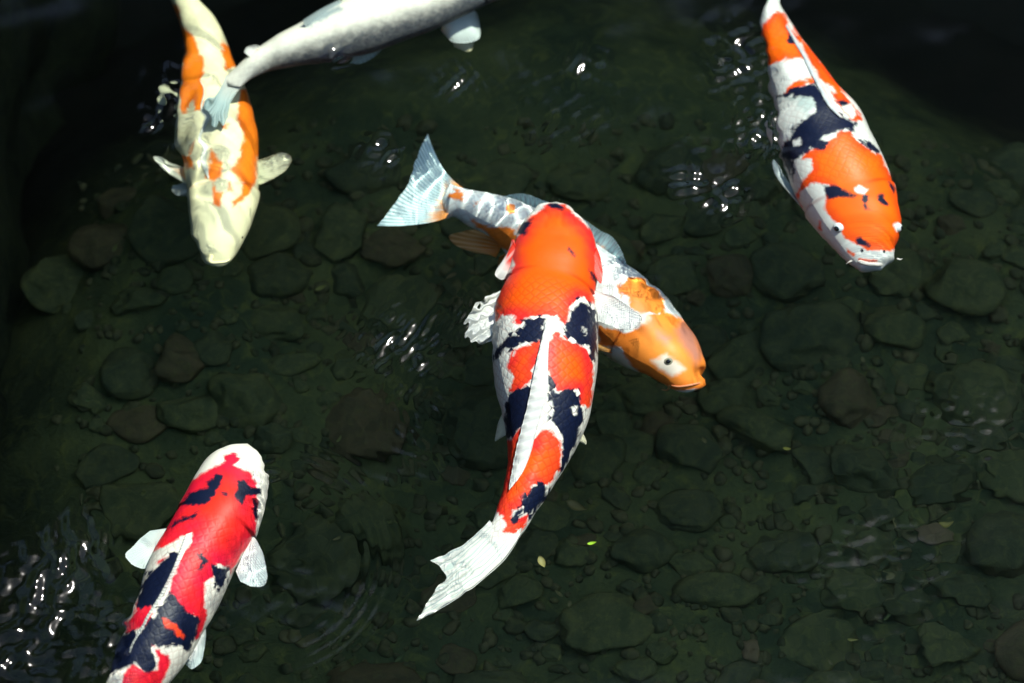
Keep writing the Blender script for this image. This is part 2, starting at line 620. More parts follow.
def stone(px, py, a, b, rot, mi, label, seed, high=0.5, group=None):
    high *= 1.25
    c = at(px, py, BED + 0.02)
    rz = min(a, b) * 1.17e-3 * high
    V, Q = stone_mesh(a * 1.17e-3, b * 1.25e-3, rz, seed)
    o = link('stone', mesh_np('stone', V, Q, M_STONE[mi]), receiver=False)
    o.location = (c[0], c[1], float(bed_h(c[0], c[1])) + rz * 0.25)
    o.rotation_euler = (RNG.uniform(-.15, .15), RNG.uniform(-.15, .15), rot)
    tag(o, label, 'stone', group)
    stone_n[0] += 1
    return (px, py, max(a, b))


placed = []
special = [
    (137, 301, 34, 22, 0.1, 0, 'rounded olive stone below and left of the white headed koi'),
    (177, 360, 34, 26, 0.5, 1, 'brown stone between the white headed koi and the largest round stone'),
    (243, 401, 42, 30, -0.3, 0, 'largest round olive stone just above the head of the red koi'),
    (188, 408, 42, 24, 0.1, 0, 'flat olive stone left of the largest round stone'),
    (130, 372, 36, 28, 0.2, 2, 'dim stone at the left end of the stone cluster'),
    (276, 274, 36, 26, 0.2, 2, 'squarish dark stone to the lower right of the white headed koi'),
    (848, 398, 30, 34, 0.3, 1, 'brown oval stone below the koi with the white mouth'),
    (893, 328, 34, 26, -0.2, 0, 'olive stone directly below the koi with the white mouth'),
    (757, 424, 44, 26, -0.5, 0, 'slanting oblong stone to the lower right of the amber koi head'),
    (718, 590, 44, 22, -0.05, 0, 'long flat slab stone in the lower right water'),
    (858, 588, 46, 25, -0.25, 0, 'broad hump backed stone in the lower right of the pond'),
    (787, 548, 44, 26, 0.1, 2, 'dark stone between the long slab and the hump backed stone'),
    (945, 480, 40, 28, 0.4, 2, 'dim stone beside the yellowing leaf on the right'),
    (865, 470, 44, 30, -0.4, 2, 'dark wide stone right of the small yellow leaf'),
    (936, 528, 20, 11, -0.1, 3, 'small tan pebble lying between dark stones at right'),
    (751, 648, 13, 10, 0.2, 3, 'small tan pebble near the bottom edge'),
    (640, 548, 40, 24, 0.2, 2, 'dark stone right of the pale sunken leaf'),
    (690, 505, 40, 26, 0.4, 2, 'dark stone above the long flat slab'),
]
for k, (px, py, a, b, r, mi, lb) in enumerate(special):
    placed.append(stone(px, py, a, b, r, mi, lb, 100 + k, high=0.55))
tries = 0
while tries < 9000 and stone_n[0] < 285:
    tries += 1
    px, py = RNG.uniform(55, 1090), RNG.uniform(-60, 740)
    inl = 20 < px < 400 and 225 < py < 440
    inr = px > 440 and py > 120 + 0.1 * (1024 - px)
    if not (inl or inr) and (py < 150 or RNG.rand() > 0.10):
        continue
    a = RNG.uniform(22, 58) if RNG.rand() < 0.7 and tries < 4500 else RNG.uniform(9, 20)
    if any(math.hypot(px - q[0], (py - q[1]) * 1.15) < 0.60 * (a + q[2]) for q in placed):
        continue
    placed.append(stone(px, py, a, a * RNG.uniform(.6, .9), RNG.uniform(-.7, .7), int(RNG.choice([0, 0, 1, 2, 2])),
                        'dim algae covered stone sunk in the pond bed', 300 + tries, high=RNG.uniform(.3, .5), group='dim stones on the pond bed'))


def gravel():
    VV, QQ, n0 = [], [], 0
    for k in range(2600):
        px, py = RNG.uniform(40, 1070), RNG.uniform(120, 720)
        if px < 130 and RNG.rand() > (px - 40) / 90:
            continue
        c = at(px, py, BED)
        r = RNG.uniform(.003, .0085) if k % 5 else RNG.uniform(.007, .013)
        V, Q = stone_mesh(r * RNG.uniform(.8, 1.4), r, r * RNG.uniform(.5, .8), 5000 + k % 90, 10, 7)
        a = RNG.uniform(0, 6.28)
        V = V @ np.array([[math.cos(a), math.sin(a), 0], [-math.sin(a), math.cos(a), 0], [0, 0, 1]])
        V += np.array([c[0], c[1], float(bed_h(c[0], c[1])) + r * .15])
        VV.append(V)
        QQ.append(Q + n0)
        n0 += len(V)
    o = link('gravel', mesh_np('gravel', np.vstack(VV), np.vstack(QQ), stone_material('gravel_grains', (.034, .050, .022), (.115, .115, .048), (.10, .12, .035))), receiver=False)
    tag(o, 'fine olive gravel lying between the stones on the pond bed', kind='stuff')


gravel()


def leaf(px, py, length, width, rot, z, col, label):
    n = 15
    t = np.linspace(0, 1, n)
    w = width * np.sin(math.pi * t ** 0.8) ** 0.9 + 0.0002
    V = []
    for s in (0, 1):
        for i in range(n):
            for j in range(5):
                q = (j - 2) / 2
                V.append((length * (t[i] - .5), q * w[i] / 2, 0.10 * length * (t[i] - .5) ** 2 * 4 + abs(q) * width * .16 - s * 0.0006))
    V = np.array(V)
    g = grid_quads(n, 5)
    Q = [g[:, ::-1], g + n * 5]
    rim = [i * 5 for i in range(n)] + [(n - 1) * 5 + j for j in range(1, 5)] + [i * 5 + 4 for i in range(n - 2, -1, -1)] + [j for j in range(3, 0, -1)]
    rq = [(rim[i], rim[(i + 1) % len(rim)], rim[(i + 1) % len(rim)] + n * 5, rim[i] + n * 5) for i in range(len(rim))]
    o = link('leaf', mesh_np('leaf', V, np.vstack(Q + [np.array(rq)]), plain('leaf_skin', col, 0.5, 0.3, 0.3, 150)))
    c = at(px, py, z)
    o.location = c
    o.rotation_euler = (random.uniform(-.25, .25), random.uniform(-.25, .25), rot)
    o.cycles.is_caustics_receiver = z > -.30
    tag(o, label, 'leaf')


leaf(543, 563, .021, .009, math.radians(-70), -.24, (.24, .22, .08), 'pale yellow leaf sunk upright right of the long white tail fin')
leaf(592, 543, .011, .0035, math.radians(10), -.02, (.30, .50, .03), 'tiny bright green leaf floating right of the pale sunken leaf')
leaf(576, 506, .027, .010, math.radians(-25), -.34, (.16, .15, .05), 'dull olive leaf sunk beside the narrow tail of the orange and navy koi')
leaf(787, 450, .010, .005, math.radians(-8), -.30, (.45, .42, .07), 'small yellow leaf on the bed among dark stones at right')
C.objects[-1].cycles.is_caustics_receiver = False
leaf(946, 524, .016, .007, math.radians(25), -.345, (.30, .27, .06), 'yellowing leaf lying over a small tan pebble')
leaf(320, 288, .013, .006, math.radians(15), -.33, (.20, .22, .05), 'olive green leaf right of the squarish dark stone')
leaf(852, 640, .010, .004, math.radians(12), -.33, (.30, .30, .07), 'thin yellow leaf below the hump backed stone')


for k in range(24):                                          # scraps of old leaf lying about
    px, py = RNG.uniform(60, 1010), RNG.uniform(240, 675)
    c = at(px, py, -.36)
    leaf(px, py, RNG.uniform(.006, .014), RNG.uniform(.003, .006), RNG.uniform(0, 6.28), float(bed_h(c[0], c[1])) + RNG.uniform(.03, .055),
         [(.11, .13, .03), (.13, .11, .04), (.07, .11, .03), (.15, .15, .05)][RNG.randint(4)], 'tiny dull scrap of leaf on the pond bed')
    o = C.objects[-1]
    o.cycles.is_caustics_receiver = False
    o['group'] = 'leaf scraps on the pond bed'


# ---------------------------------------------------------------- the fish
def koi(label, stations, z_pts, roll_pts, skin, gill=0.2, NR=300, NA=112, kp=None, layers=None, group='koi swimming in the pond', lift=1.0):
    """stations: (left x, left y, right x, right y) of the outline from nose to tail; returns a dict for adding fins"""
    st = np.asarray(stations, float)
    n0 = len(st)
    mid = (st[:, :2] + st[:, 2:]) / 2
    cl = np.r_[0, np.cumsum(np.linalg.norm(np.diff(mid, axis=0), axis=1))]
    tt = cl / cl[-1]
    q = np.linspace(0, 1, NR)
    q = np.where(q < .12, q * q / .24 + q * .5, q)               # rings crowd at the nose
    L = hermite(tt, st[:, :2], q)
    R = hermite(tt, st[:, 2:], q)
    zz = np.interp(q, *zip(*z_pts))
    kern = np.hanning(41)
    kern /= kern.sum()
    zz = np.convolve(np.pad(zz, 20, mode='edge'), kern, 'valid')
    roll = np.radians(np.interp(q, *zip(*roll_pts)))
    roll = np.convolve(np.pad(roll, 20, mode='edge'), kern, 'valid')
    PL, PR = at(L[:, 0], L[:, 1], zz), at(R[:, 0], R[:, 1], zz)
    ctr = (PL + PR) / 2
    _, V = rays((L[:, 0] + R[:, 0]) / 2, (L[:, 1] + R[:, 1]) / 2)
    T = np.gradient(ctr, axis=0)
    for _ in range(3):
        T = np.vstack([T[:1], (T[:-2] + T[1:-1] * 2 + T[2:]) / 4, T[-1:]])
    T /= np.linalg.norm(T, axis=1, keepdims=True)                # points to the tail
    up0 = np.array([0, 0, 1.0]) - T * T[:, 2:3]
    up0 /= np.linalg.norm(up0, axis=1, keepdims=True)
    sd0 = np.cross(T, up0)
    U = up0 * np.cos(roll)[:, None] + sd0 * np.sin(roll)[:, None]
    S = np.cross(T, U)
    N = np.cross(T, V)
    N /= np.linalg.norm(N, axis=1, keepdims=True)
    sil = np.abs(np.einsum('ij,ij->i', PR - PL, N)) / 2
    kp = kp or ((0, .70), (.12, .80), (.25, .98), (.42, 1.10), (.65, 1.15), (.85, 1.30), (1, 1.6))
    k = np.interp(q, *zip(*kp))
    w = sil / np.sqrt(np.einsum('ij,ij->i', S, N) ** 2 + (k * np.einsum('ij,ij->i', U, N)) ** 2)
    hgt = w * k
    # gill cover: the head swells a little up to its rim, then steps in
    g = np.where(q < gill, np.clip((q - gill + .10) / .10, 0, 1) ** 2 * .035, np.exp(-(q - gill) / .02) * -.05)
    a = np.linspace(0, 2 * math.pi, NA, endpoint=False)
    ca, sa = np.cos(a), np.sin(a)
    pc = 0.92
    ex = np.sign(ca) * np.abs(ca) ** pc
    ey = np.sign(sa) * np.abs(sa) ** pc
    # a flatter skull, a rounder back with a slight ridge
    ridge = np.clip((q - .28) / .2, 0, 1)[:, None] * np.exp(-((a - math.pi / 2) / .22) ** 2)[None, :] * .035
    belly = np.where(ey < 0, 0.92, 1.0)[None, :]
    wide = w[:, None] * (1 + g[:, None] * (ca ** 4)[None, :])
    B = ctr[:, None, :] + (wide * ex[None, :])[..., None] * S[:, None, :] + (hgt[:, None] * (ey[None, :] * belly + ridge))[..., None] * U[:, None, :]
    verts = B.reshape(-1, 3)
    Q = grid_quads(NR, NA, wrap=True)
    nose, tail = ctr[0] - T[0] * w[0] * .5, ctr[-1] + T[-1] * w[-1] * .5
    nv = len(verts)
    verts = np.vstack([verts, nose, tail])
    i0 = np.arange(NA)
    cap0 = np.stack([np.full(NA, nv), (i0 + 1) % NA, i0, np.full(NA, nv)], -1)
    px = to_px(verts)
    length = np.r_[0, np.cumsum(np.linalg.norm(np.diff(ctr, axis=0), axis=1))]
    fu = np.concatenate([np.repeat(length, NA), [0, length[-1]]])
    arc = np.tile(a - math.pi / 2, NR) * np.repeat(np.minimum(np.maximum(w, hgt), .06), NA)
    arc = np.tile(np.where(a > 1.5 * math.pi, a - 2 * math.pi, a) - math.pi / 2, NR) * np.repeat(w.max() * np.clip(w / w.max(), .45, 1), NA)
    fv = np.concatenate([arc, [0, 0]])
    qq = np.concatenate([np.repeat(q, NA), [0, 1]])
    side = np.concatenate([np.tile(np.abs(ca), NR), [0, 0]])
    arcq = qq - gill + .02 * (1 - side)
    attrs = {'scaled': np.clip((qq - gill - .0) / .04, 0, 1), 'gill_slit': np.exp(-(arcq / .0055) ** 2) * np.clip((side - .25) / .4, 0, 1)}
    for nm, polys in (layers or {}).items():
        d = np.full(len(verts), -60.0)
        for p in polys:
            d = np.maximum(d, sdist(px, p))
        attrs[nm] = np.maximum(d, -60)
    print('TOP', label[:30], round(float(verts[:, 2].max()), 4))
    root = bpy.data.objects.new('koi_fish', None)
    C.objects.link(root)
    root.empty_display_size = 0.05
    org = ctr[NR // 2].copy()
    root.location = org
    tag(root, label, 'fish', group)
    tri = np.vstack([cap0[:, :3], np.stack([np.full(NA, nv + 1), (NR - 1) * NA + i0, (NR - 1) * NA + (i0 + 1) % NA], -1)])
    # quads + fan triangles share one mesh
    me = bpy.data.meshes.new('body')
    me.from_pydata((verts - org).tolist(), [], [tuple(int(x) for x in r) for r in Q[:, ::-1]] + [tuple(int(x) for x in r) for r in tri])
    me.polygons.foreach_set('use_smooth', np.ones(len(me.polygons), bool))
    for an, av in attrs.items():
        at_ = me.attributes.new(an, 'FLOAT', 'POINT')
        at_.data.foreach_set('value', np.ascontiguousarray(av, np.float32))
    at_ = me.attributes.new('fuv', 'FLOAT_VECTOR', 'POINT')
    at_.data.foreach_set('vector', np.ascontiguousarray(np.stack([fu, fv, fu * 0], -1), np.float32).ravel())
    me.materials.append(skin)
    import bmesh
    bm = bmesh.new()
    bm.from_mesh(me)
    bmesh.ops.recalc_face_normals(bm, faces=bm.faces)
    bm.to_mesh(me)
    bm.free()
    link('body', me, root)
    tree = BVHTree.FromPolygons([tuple(v) for v in verts.tolist()], [tuple(int(x) for x in r) for r in Q])
    return dict(root=root, org=org, tree=tree, z=zz, q=q, px=(L + R) / 2, ctr=ctr, U=U)


def cast(f, x, y, off=0.0):
    S, R = rays(x, y)
    h = f['tree'].ray_cast(Vector(S), Vector(R))
    if h[0] is None:
        return None, None
    nn = np.array(h[1])
    return np.array(h[0]) - R * off, (nn if nn @ R < 0 else -nn)


def fin(f, name, base, tip, zb, zt, mat, mid=None, nu=72, nv=26, thick=.0016, ruffle=0.0, ruf_n=9, on=None, frays=22, lift_mid=0.0, seed=0):
    """sheet of fin between a root line and a tip line, both picture points, at the depths zb and zt"""
    B, Tp = resample(base, nu), resample(tip, nu)
    if mid is not None:
        Mi = resample(mid, nu)
    v = np.linspace(0, 1, nv)
    u = np.linspace(0, 1, nu)
    P = np.zeros((nu, nv, 2))
    for j, t in enumerate(v):
        if mid is None:
            P[:, j] = B * (1 - t) + Tp * t
        else:
            P[:, j] = B * (2 * (t - .5) * (t - 1)) + Mi * (4 * t * (1 - t)) + Tp * (2 * t * (t - .5))
    rng = np.random.RandomState(seed + 3)
    jag = np.convolve(np.pad(rng.uniform(-1, 1, nu), 1, mode='edge'), [.25, .5, .25], 'valid')
    P[:, -1] += (P[:, -1] - P[:, -4]) * jag[:, None] * .11
    zb_, zt_ = (np.interp(u, np.linspace(0, 1, len(z)), z) if isinstance(z, (list, tuple)) else np.full(nu, z) for z in (zb, zt))
    Zg = zb_[:, None] * (1 - v) + zt_[:, None] * v + lift_mid * np.sin(math.pi * v)[None, :]
    Zg = Zg + ruffle * np.sin(u * ruf_n * 6.283 + 1.3 * v[:, None].T.repeat(nu, 0).T.mean())[:, None] * v[None, :]
    G = at(P[..., 0], P[..., 1], Zg)
    if on is not None:                                          # lies on the fish's back
        for i in range(nu):
            for j in range(nv):
                h, nn = cast(f, P[i, j, 0], P[i, j, 1])
                if h is not None:
                    _, R = rays(P[i, j, 0], P[i, j, 1])
                    G[i, j] = h - R * (on * (0.4 + 1.2 * v[j]))
    N = np.cross(np.gradient(G, axis=0), np.gradient(G, axis=1))
    ln = np.linalg.norm(N, axis=-1, keepdims=True)
    N = N / np.maximum(ln, 1e-12)
    rib = np.sin(u * frays * 6.283)[:, None] * .00018
    th = thick * (1.0 - .75 * v)[None, :] / 2
    top = G + N * (th + rib)[..., None]
    bot = G - N * (th - rib)[..., None]
    n = nu * nv
    Vv = np.vstack([top.reshape(-1, 3), bot.reshape(-1, 3)]) - f['org']
    g = grid_quads(nu, nv)
    idx = np.arange(n).reshape(nu, nv)
    rim = np.concatenate([idx[:, 0], idx[-1, 1:], idx[-2::-1, -1], idx[0, -2:0:-1]])
    rq = np.stack([rim, np.roll(rim, -1), np.roll(rim, -1) + n, rim + n], -1)
    uvs = np.stack(np.meshgrid(u, v, indexing='ij'), -1).reshape(-1, 2)
    me = mesh_np(name, Vv, np.vstack([g, g[:, ::-1] + n, rq[:, ::-1]]), mat, uv=np.vstack([uvs, uvs]))
    return link(name, me, f['root'])


def ball(f, name, pos, r, mat, parent=None, squash=(1, 1, 1), rot=None):
    import bmesh
    bm = bmesh.new()
    bmesh.ops.create_uvsphere(bm, u_segments=24, v_segments=16, radius=r)
    me = bpy.data.meshes.new(name)
    for v in bm.verts:
        v.co = Vector((v.co.x * squash[0], v.co.y * squash[1], v.co.z * squash[2]))
    bm.to_mesh(me)
    bm.free()
    me.polygons.foreach_set('use_smooth', np.ones(len(me.polygons), bool))
    me.materials.append(mat)
    o = link(name, me, parent or f['root'])
    o.location = Vector(pos)
    if rot is not None:
        o.rotation_euler = rot
    return o


def eye(f, x, y, r, iris, pupil, look=(0, 0), sink=.35):
    h, nn = cast(f, x, y)
    if h is None:
        return
    p = h - nn * r * sink - f['org']
    e = ball(f, 'eye', p, r, iris)
    d = Vector(nn) + Vector((look[0], look[1], 0)) * .6
    d.normalize()
    ball(f, 'pupil', d * r * .50, r * .62, pupil, parent=e)


def tube(f, name, pts, r0, r1, mat, n=14, na=10):
    P = resample(pts, n)
    T = np.gradient(P, axis=0)
    T /= np.linalg.norm(T, axis=1, keepdims=True)
    A = np.cross(T, [0.1, 0.2, 1.0])
    A /= np.linalg.norm(A, axis=1, keepdims=True)
    Bn = np.cross(T, A)
    a = np.linspace(0, 2 * math.pi, na, endpoint=False)
    t = np.linspace(0, 1, n)
    rr = (r0 + (r1 - r0) * t)
    rr[0] *= .3
    rr[-1] *= .3
    V = P[:, None] + rr[:, None, None] * (np.cos(a)[None, :, None] * A[:, None] + np.sin(a)[None, :, None] * Bn[:, None])
    return link(name, mesh_np(name, V.reshape(-1, 3) - f['org'], grid_quads(n, na, wrap=True), mat), f['root'])


WHITE = (.88, .86, .79)
ORANGE, RED, INK = (.90, .095, .003), (.82, .022, .026), (.004, .008, .030)
M_IRIS = plain('eye_silver', (.70, .74, .76), .15, .6)
M_PUPIL = plain('eye_pupil', (.006, .007, .01), .08, .7)
M_LIP = plain('lip_white', (.80, .74, .66), .4, .4, .1)
M_FIN_W = fin_skin('white_fin', (.90, .90, .84))
M_FIN_T = fin_skin('teal_white_fin', (.78, .88, .82))

# --- the large orange, white and navy fish in the middle
z1, z2, z3 = Z(460, 190, 4.553), Z(460, 320, 4.553), Z(410, 440, 3.794)
A_hi = [z1((345, 110), (400, 66), (480, 62), (530, 120), (610, 190), (650, 420), (630, 470), (625, 520), (560, 500), (540, 495), (500, 540), (500, 600), (470, 615), (440, 580), (400, 570), (290, 585), (285, 612), (240, 605), (250, 572), (200, 570), (155, 605), (150, 500), (190, 430), (250, 340), (220, 260), (270, 200), (320, 120)),
        z2((380, 75), (345, 215), (320, 235), (325, 285), (240, 335), (225, 325), (245, 260), (215, 215), (245, 130), (330, 100)),
        z2((440, 55), (500, 90), (580, 130), (606, 200), (606, 330), (590, 400), (545, 390), (540, 320), (480, 330), (440, 330), (410, 270), (385, 190), (400, 110), (430, 60)),
        z2((450, 0), (500, 0), (495, 20), (470, 25)),
        z2((310, 460), (290, 540), (270, 600), (245, 683), (212, 683), (218, 560), (260, 500)),
        z2((370, 500), (420, 500), (460, 560), (460, 690), (300, 690), (310, 600), (345, 530)),
        z3((365, 0), (570, 0), (583, 60), (545, 150), (525, 172), (470, 170), (465, 210), (430, 230), (425, 260), (395, 270), (385, 310), (430, 290), (455, 275), (445, 320), (395, 352), (355, 350), (370, 320), (326, 265), (340, 200), (358, 120))]
A_ink = [z1((405, 68), (440, 56), (480, 80), (465, 92), (415, 87)), z1((262, 160), (335, 128), (320, 165), (290, 210), (258, 205)),
         z1((490, 258), (532, 300), (522, 308), (495, 282)), z1((580, 355), (640, 412), (622, 435), (600, 398)),
         z1((540, 497), (580, 515), (615, 555), (630, 690), (580, 690), (500, 640), (472, 620), (492, 600), (500, 545)),
         z1((285, 590), (395, 578), (385, 690), (250, 690), (300, 640)),
         z2((310, 0), (388, 0), (388, 60), (330, 98), (260, 123), (200, 130), (160, 175), (160, 150), (190, 110), (215, 75), (270, 55), (290, 20)),
         z2((470, 0), (632, 0), (632, 110), (610, 192), (595, 185), (580, 130), (500, 85), (475, 40)),
         z2((225, 335), (290, 318), (345, 282), (352, 300), (335, 380), (315, 462), (250, 522), (212, 548), (198, 500), (212, 400)),
         z2((405, 230), (412, 270), (440, 330), (540, 315), (540, 385), (575, 425), (558, 490), (545, 540), (495, 625), (468, 640), (465, 540), (440, 490), (400, 462), (425, 400), (405, 340)),
         z3((575, 0), (640, 0), (605, 80), (572, 125), (575, 40)),
         z3((465, 168), (527, 172), (525, 215), (485, 262), (452, 302), (442, 275), (395, 314), (383, 290), (398, 265), (430, 250), (428, 228))]
A_wh = [z2((500, 395), (530, 400), (535, 430), (515, 430)), z2((575, 420), (600, 395), (585, 480), (560, 540), (545, 545), (560, 480)),
        z1((560, 625), (580, 630), (575, 655), (560, 650))]
skinA = koi_skin('orange_navy_koi_skin', WHITE, [
    dict(attr='hi', col=ORANGE, col2=RED, big=4, fine=3, cell=3, d0=3, d1=19, var=.2),  # red edge tone paints in the shading towards the flanks
    dict(attr='ink', col=INK, big=5, fine=4, cell=6),
    dict(attr='wh', col=WHITE, big=3, fine=3, cell=2)], 8.5, rimk=1.15)
A = koi('largest orange koi with navy patches and a white stripe down its back',
        [(551, 203.5, 562, 203.5), (543, 206, 570, 206), (534, 213, 577, 212), (525, 222, 585, 221), (518, 234, 592, 232), (513, 250, 597, 250), (510, 265, 599, 266),
         (507, 280, 597, 281), (502, 292, 596, 292), (497, 305, 597, 304), (494, 330, 598, 328), (492, 357, 597.5, 356), (495, 386, 595, 384), (501, 412, 590, 412),
         (505, 434, 580, 437), (507, 455, 567, 462), (506, 472, 557, 478), (501, 492, 547, 495), (497, 507, 536, 511), (494, 518, 528, 525), (488, 529, 518, 539), (479, 538, 507, 550), (470, 546, 497, 560)],
        [(0, -.092), (.6, -.092), (1, -.095)], [(0, 0), (.5, 0), (.85, -12), (1, 0)], skinA, gill=.235, kp=((0, .70), (.12, .80), (.25, .98), (.42, 1.10), (.65, 1.15), (.84, 1.2), (.93, .75), (1, .12)),
        layers=dict(hi=A_hi, ink=A_ink, wh=A_wh))
M_TAIL_A = fin_skin('cream_tail', (.95, .93, .84), (.90, .86, .80), .02, .1, .2, 10, (.34, .52, .50), .06)
fin(A, 'tail_fin', [(490, 521), (499, 529), (507, 533), (521, 533)], [(430.5, 560), (438, 565), (446, 575), (438, 588), (428, 602), (417, 620)], -.086, -.10, M_TAIL_A,
    mid=[(462, 546), (470, 553), (477, 560), (481, 568), (484, 574), (484, 578)], ruffle=.002, ruf_n=4, nu=110, nv=60, thick=.004, frays=17)
M_DORSAL_A = fin_skin('white_dorsal', (.88, .86, .82), None, through=.15, ray=17, ray_col=(.66, .64, .66))
fin(A, 'dorsal_fin', [(554, 318), (549, 342), (548, 368), (548, 390), (541, 414), (535, 436), (529, 458), (523, 472), (515, 482)],
    [(546, 321), (540, 346), (535, 368), (528, 403), (522, 428), (516, 450), (512, 474), (510, 484), (509.5, 490)], -.02, -.02, M_DORSAL_A, on=.0035, nu=150, nv=12, frays=17)
M_PEC_A = fin_skin('bright_white_fin', (.92, .91, .86), (.80, .16, .04), .0, .12, .15, 20, frail=.1)
fin(A, 'pectoral_fin', [(590, 290), (590, 305), (592, 320)], [(613, 296), (630, 307), (642, 319), (636, 327), (619, 328), (601, 322)], -.085, -.075, M_PEC_A)
fin(A, 'pectoral_fin', [(506, 288), (504, 305), (503, 334)], [(487, 297), (476, 307), (468, 318), (465, 333), (470, 341), (489, 343)], -.09, -.10, M_PEC_A, ruffle=.007, ruf_n=5, nu=120)
fin(A, 'pelvic_fin', [(503, 414), (507, 424), (509, 434)], [(498, 424), (495.5, 437), (495, 441), (500, 439)], -.11, -.12, fin_skin('cream_fin', (.80, .76, .55)))
fin(A, 'pelvic_fin', [(579, 428), (577, 436), (575, 440)], [(583, 434), (586, 441), (586, 444), (580, 442)], -.11, -.12, fin_skin('cream_fin', (.80, .76, .55)))
M_GILL = fin_skin('gill_flap', (.84, .78, .74), (.82, .05, .03), .35, .7, .1, 3)
fin(A, 'gill_cover', [(513, 240), (517, 252), (520, 264)], [(509, 254), (497, 277), (500, 279), (517, 267)], -.075, -.085, M_GILL, thick=.004)
fin(A, 'gill_cover', [(596, 248), (593, 256), (590, 264)], [(600, 258), (602.5, 277), (601, 284), (596, 279)], -.07, -.075, fin_skin('red_gill_flap', (.82, .05, .03), None, through=.1, ray=3), thick=.004)

# --- the amber and white fish passing beneath it
b1, b2 = Z(370, 125, 3.794), Z(580, 220, 3.793)
B_hi = [b2((150, 252), (188, 225), (250, 240), (320, 300), (326, 358), (270, 345), (240, 360), (200, 330), (160, 290)),
        b2((250, 362), (320, 350), (380, 365), (440, 420), (480, 520), (490, 640), (320, 650), (240, 592), (190, 545), (150, 480), (65, 470), (65, 400), (170, 422), (220, 405)),
        b1((280, 248), (352, 255), (345, 280), (290, 275)), b1((380, 362), (420, 378), (560, 395), (540, 480), (490, 480), (440, 420)),
        b1((520, 305), (545, 298), (562, 325), (530, 328)), b1((240, 220), (285, 225), (262, 260), (232, 305), (300, 335), (255, 350), (225, 300)),
        b1((390, 285), (412, 288), (410, 305), (395, 305)), b1((560, 380), (640, 380), (640, 480), (540, 500))]
B_sheen = [b2((385, 375), (440, 425), (466, 510), (440, 545), (400, 480), (365, 420)), b2((300, 420), (340, 445), (330, 465), (300, 445))]  # metallic sheen of the head, painted in as a duller colour
B_wh = [b2((275, 530), (330, 508), (400, 565), (355, 592), (305, 568)), b2((210, 365), (245, 350), (265, 370), (225, 400)), b2((190, 545), (150, 500), (90, 520), (140, 560))]
AMBER = (.82, .25, .036)
skinB = koi_skin('amber_white_koi_skin', (.80, .86, .84), [
    dict(attr='hi', col=AMBER, col2=(.78, .19, .022), big=5, fine=3, cell=5, d0=1, d1=22, var=.4),
    dict(attr='wh', col=(.78, .76, .66), big=4, fine=3, cell=1, soft=3.5, alpha=.85),
    dict(attr='sheen', col=(.36, .17, .15), big=5, fine=3, cell=1, soft=6, alpha=.8)], 11, rimk=.7)
B = koi('amber headed koi with pale blue white body, crossing under the large orange koi',
        [(705.5, 379, 700, 388), (705, 371, 679, 389.5), (703, 355, 660, 382), (696, 337, 641, 371), (682, 317, 622, 364), (662, 296, 605, 355), (642, 279, 588, 340),
         (614, 257, 570, 320), (580, 233, 546, 294), (545, 212, 520, 268), (512, 198, 495, 242), (486, 192, 470, 228), (462, 187, 447, 217), (455, 183, 440, 220)],
        [(0, -.195), (.45, -.205), (.75, -.185), (1, -.165)], [(0, 32), (.4, 26), (1, 16)], skinB, gill=.27, layers=dict(hi=B_hi, sheen=B_sheen, wh=B_wh),
        kp=((0, .8), (.15, .95), (.3, 1.15), (.5, 1.25), (.8, 1.4), (1, 1.8)))
M_TAIL_B = fin_skin('amber_rooted_tail', (.66, .90, .90), (.88, .32, .04), .12, .40, .2, 24, (.86, .92, .88))
fin(B, 'tail_fin', [(463, 187), (457, 197), (452, 207), (446, 218)], [(428.5, 133), (424, 141), (419, 154), (413, 170), (407, 187), (398, 199), (387, 214), (377.5, 226)], -.165, [-.13, -.145, -.155, -.16], M_TAIL_B,
    mid=[(444, 168), (439, 176), (432, 187), (428, 196), (423, 208), (412, 226)], nu=110, nv=40, frays=24)
M_DORS_B = fin_skin('blue_dorsal', (.55, .78, .84), (.80, .22, .05), .15, .5, .4, 30, (.25, .22, .30))
fin(B, 'dorsal_fin', [(506, 200), (540, 217), (580, 240), (612, 262), (627, 271)], [(497, 196), (520, 193), (545, 201), (580, 216), (600, 230), (611, 236), (620, 249), (628, 270)], -.19, -.16, M_DORS_B, nu=140)
M_PELV_B = fin_skin('amber_fin', (.80, .42, .12), (.84, .30, .03), .2, .6, .35, 9, (.90, .68, .40))
fin(B, 'pelvic_fin', [(502, 240), (500, 250), (496, 258)], [(480, 229), (465, 231), (449, 238), (452, 244), (470, 252), (489, 254)], -.225, -.235, M_PELV_B)
fin(B, 'pelvic_fin', [(512, 246), (505, 255), (500, 258)], [(512, 262), (506, 268), (500, 270), (498, 262)], -.235, -.25, M_PELV_B)
fin(B, 'pectoral_fin', [(622, 338), (617, 348), (613, 352)], [(602, 328), (594, 334), (590, 343), (598, 349)], -.19, -.20, M_PELV_B)
eye(B, 669.5, 361, .0062, plain('eye_dark_ring', (.30, .30, .22), .2, .5), M_PUPIL, sink=.55)
pA, _ = cast(B, 671, 385, .0)
mouth = [p for p in (cast(B, x, y, .0006)[0] for x, y in ((703, 381), (697, 383), (688, 385), (678, 386), (672, 385))) if p is not None]
if len(mouth) > 2:
    tube(B, 'mouth', mouth, .0016, .0012, plain('amber_lip', (.62, .22, .10), .4, .4))
if pA is not None:
    tube(B, 'barbel', [pA, at(667, 390, -.21), at(662, 389.5, -.22)], .0016, .0006, plain('amber_barbel', (.7, .35, .15), .4, .3))

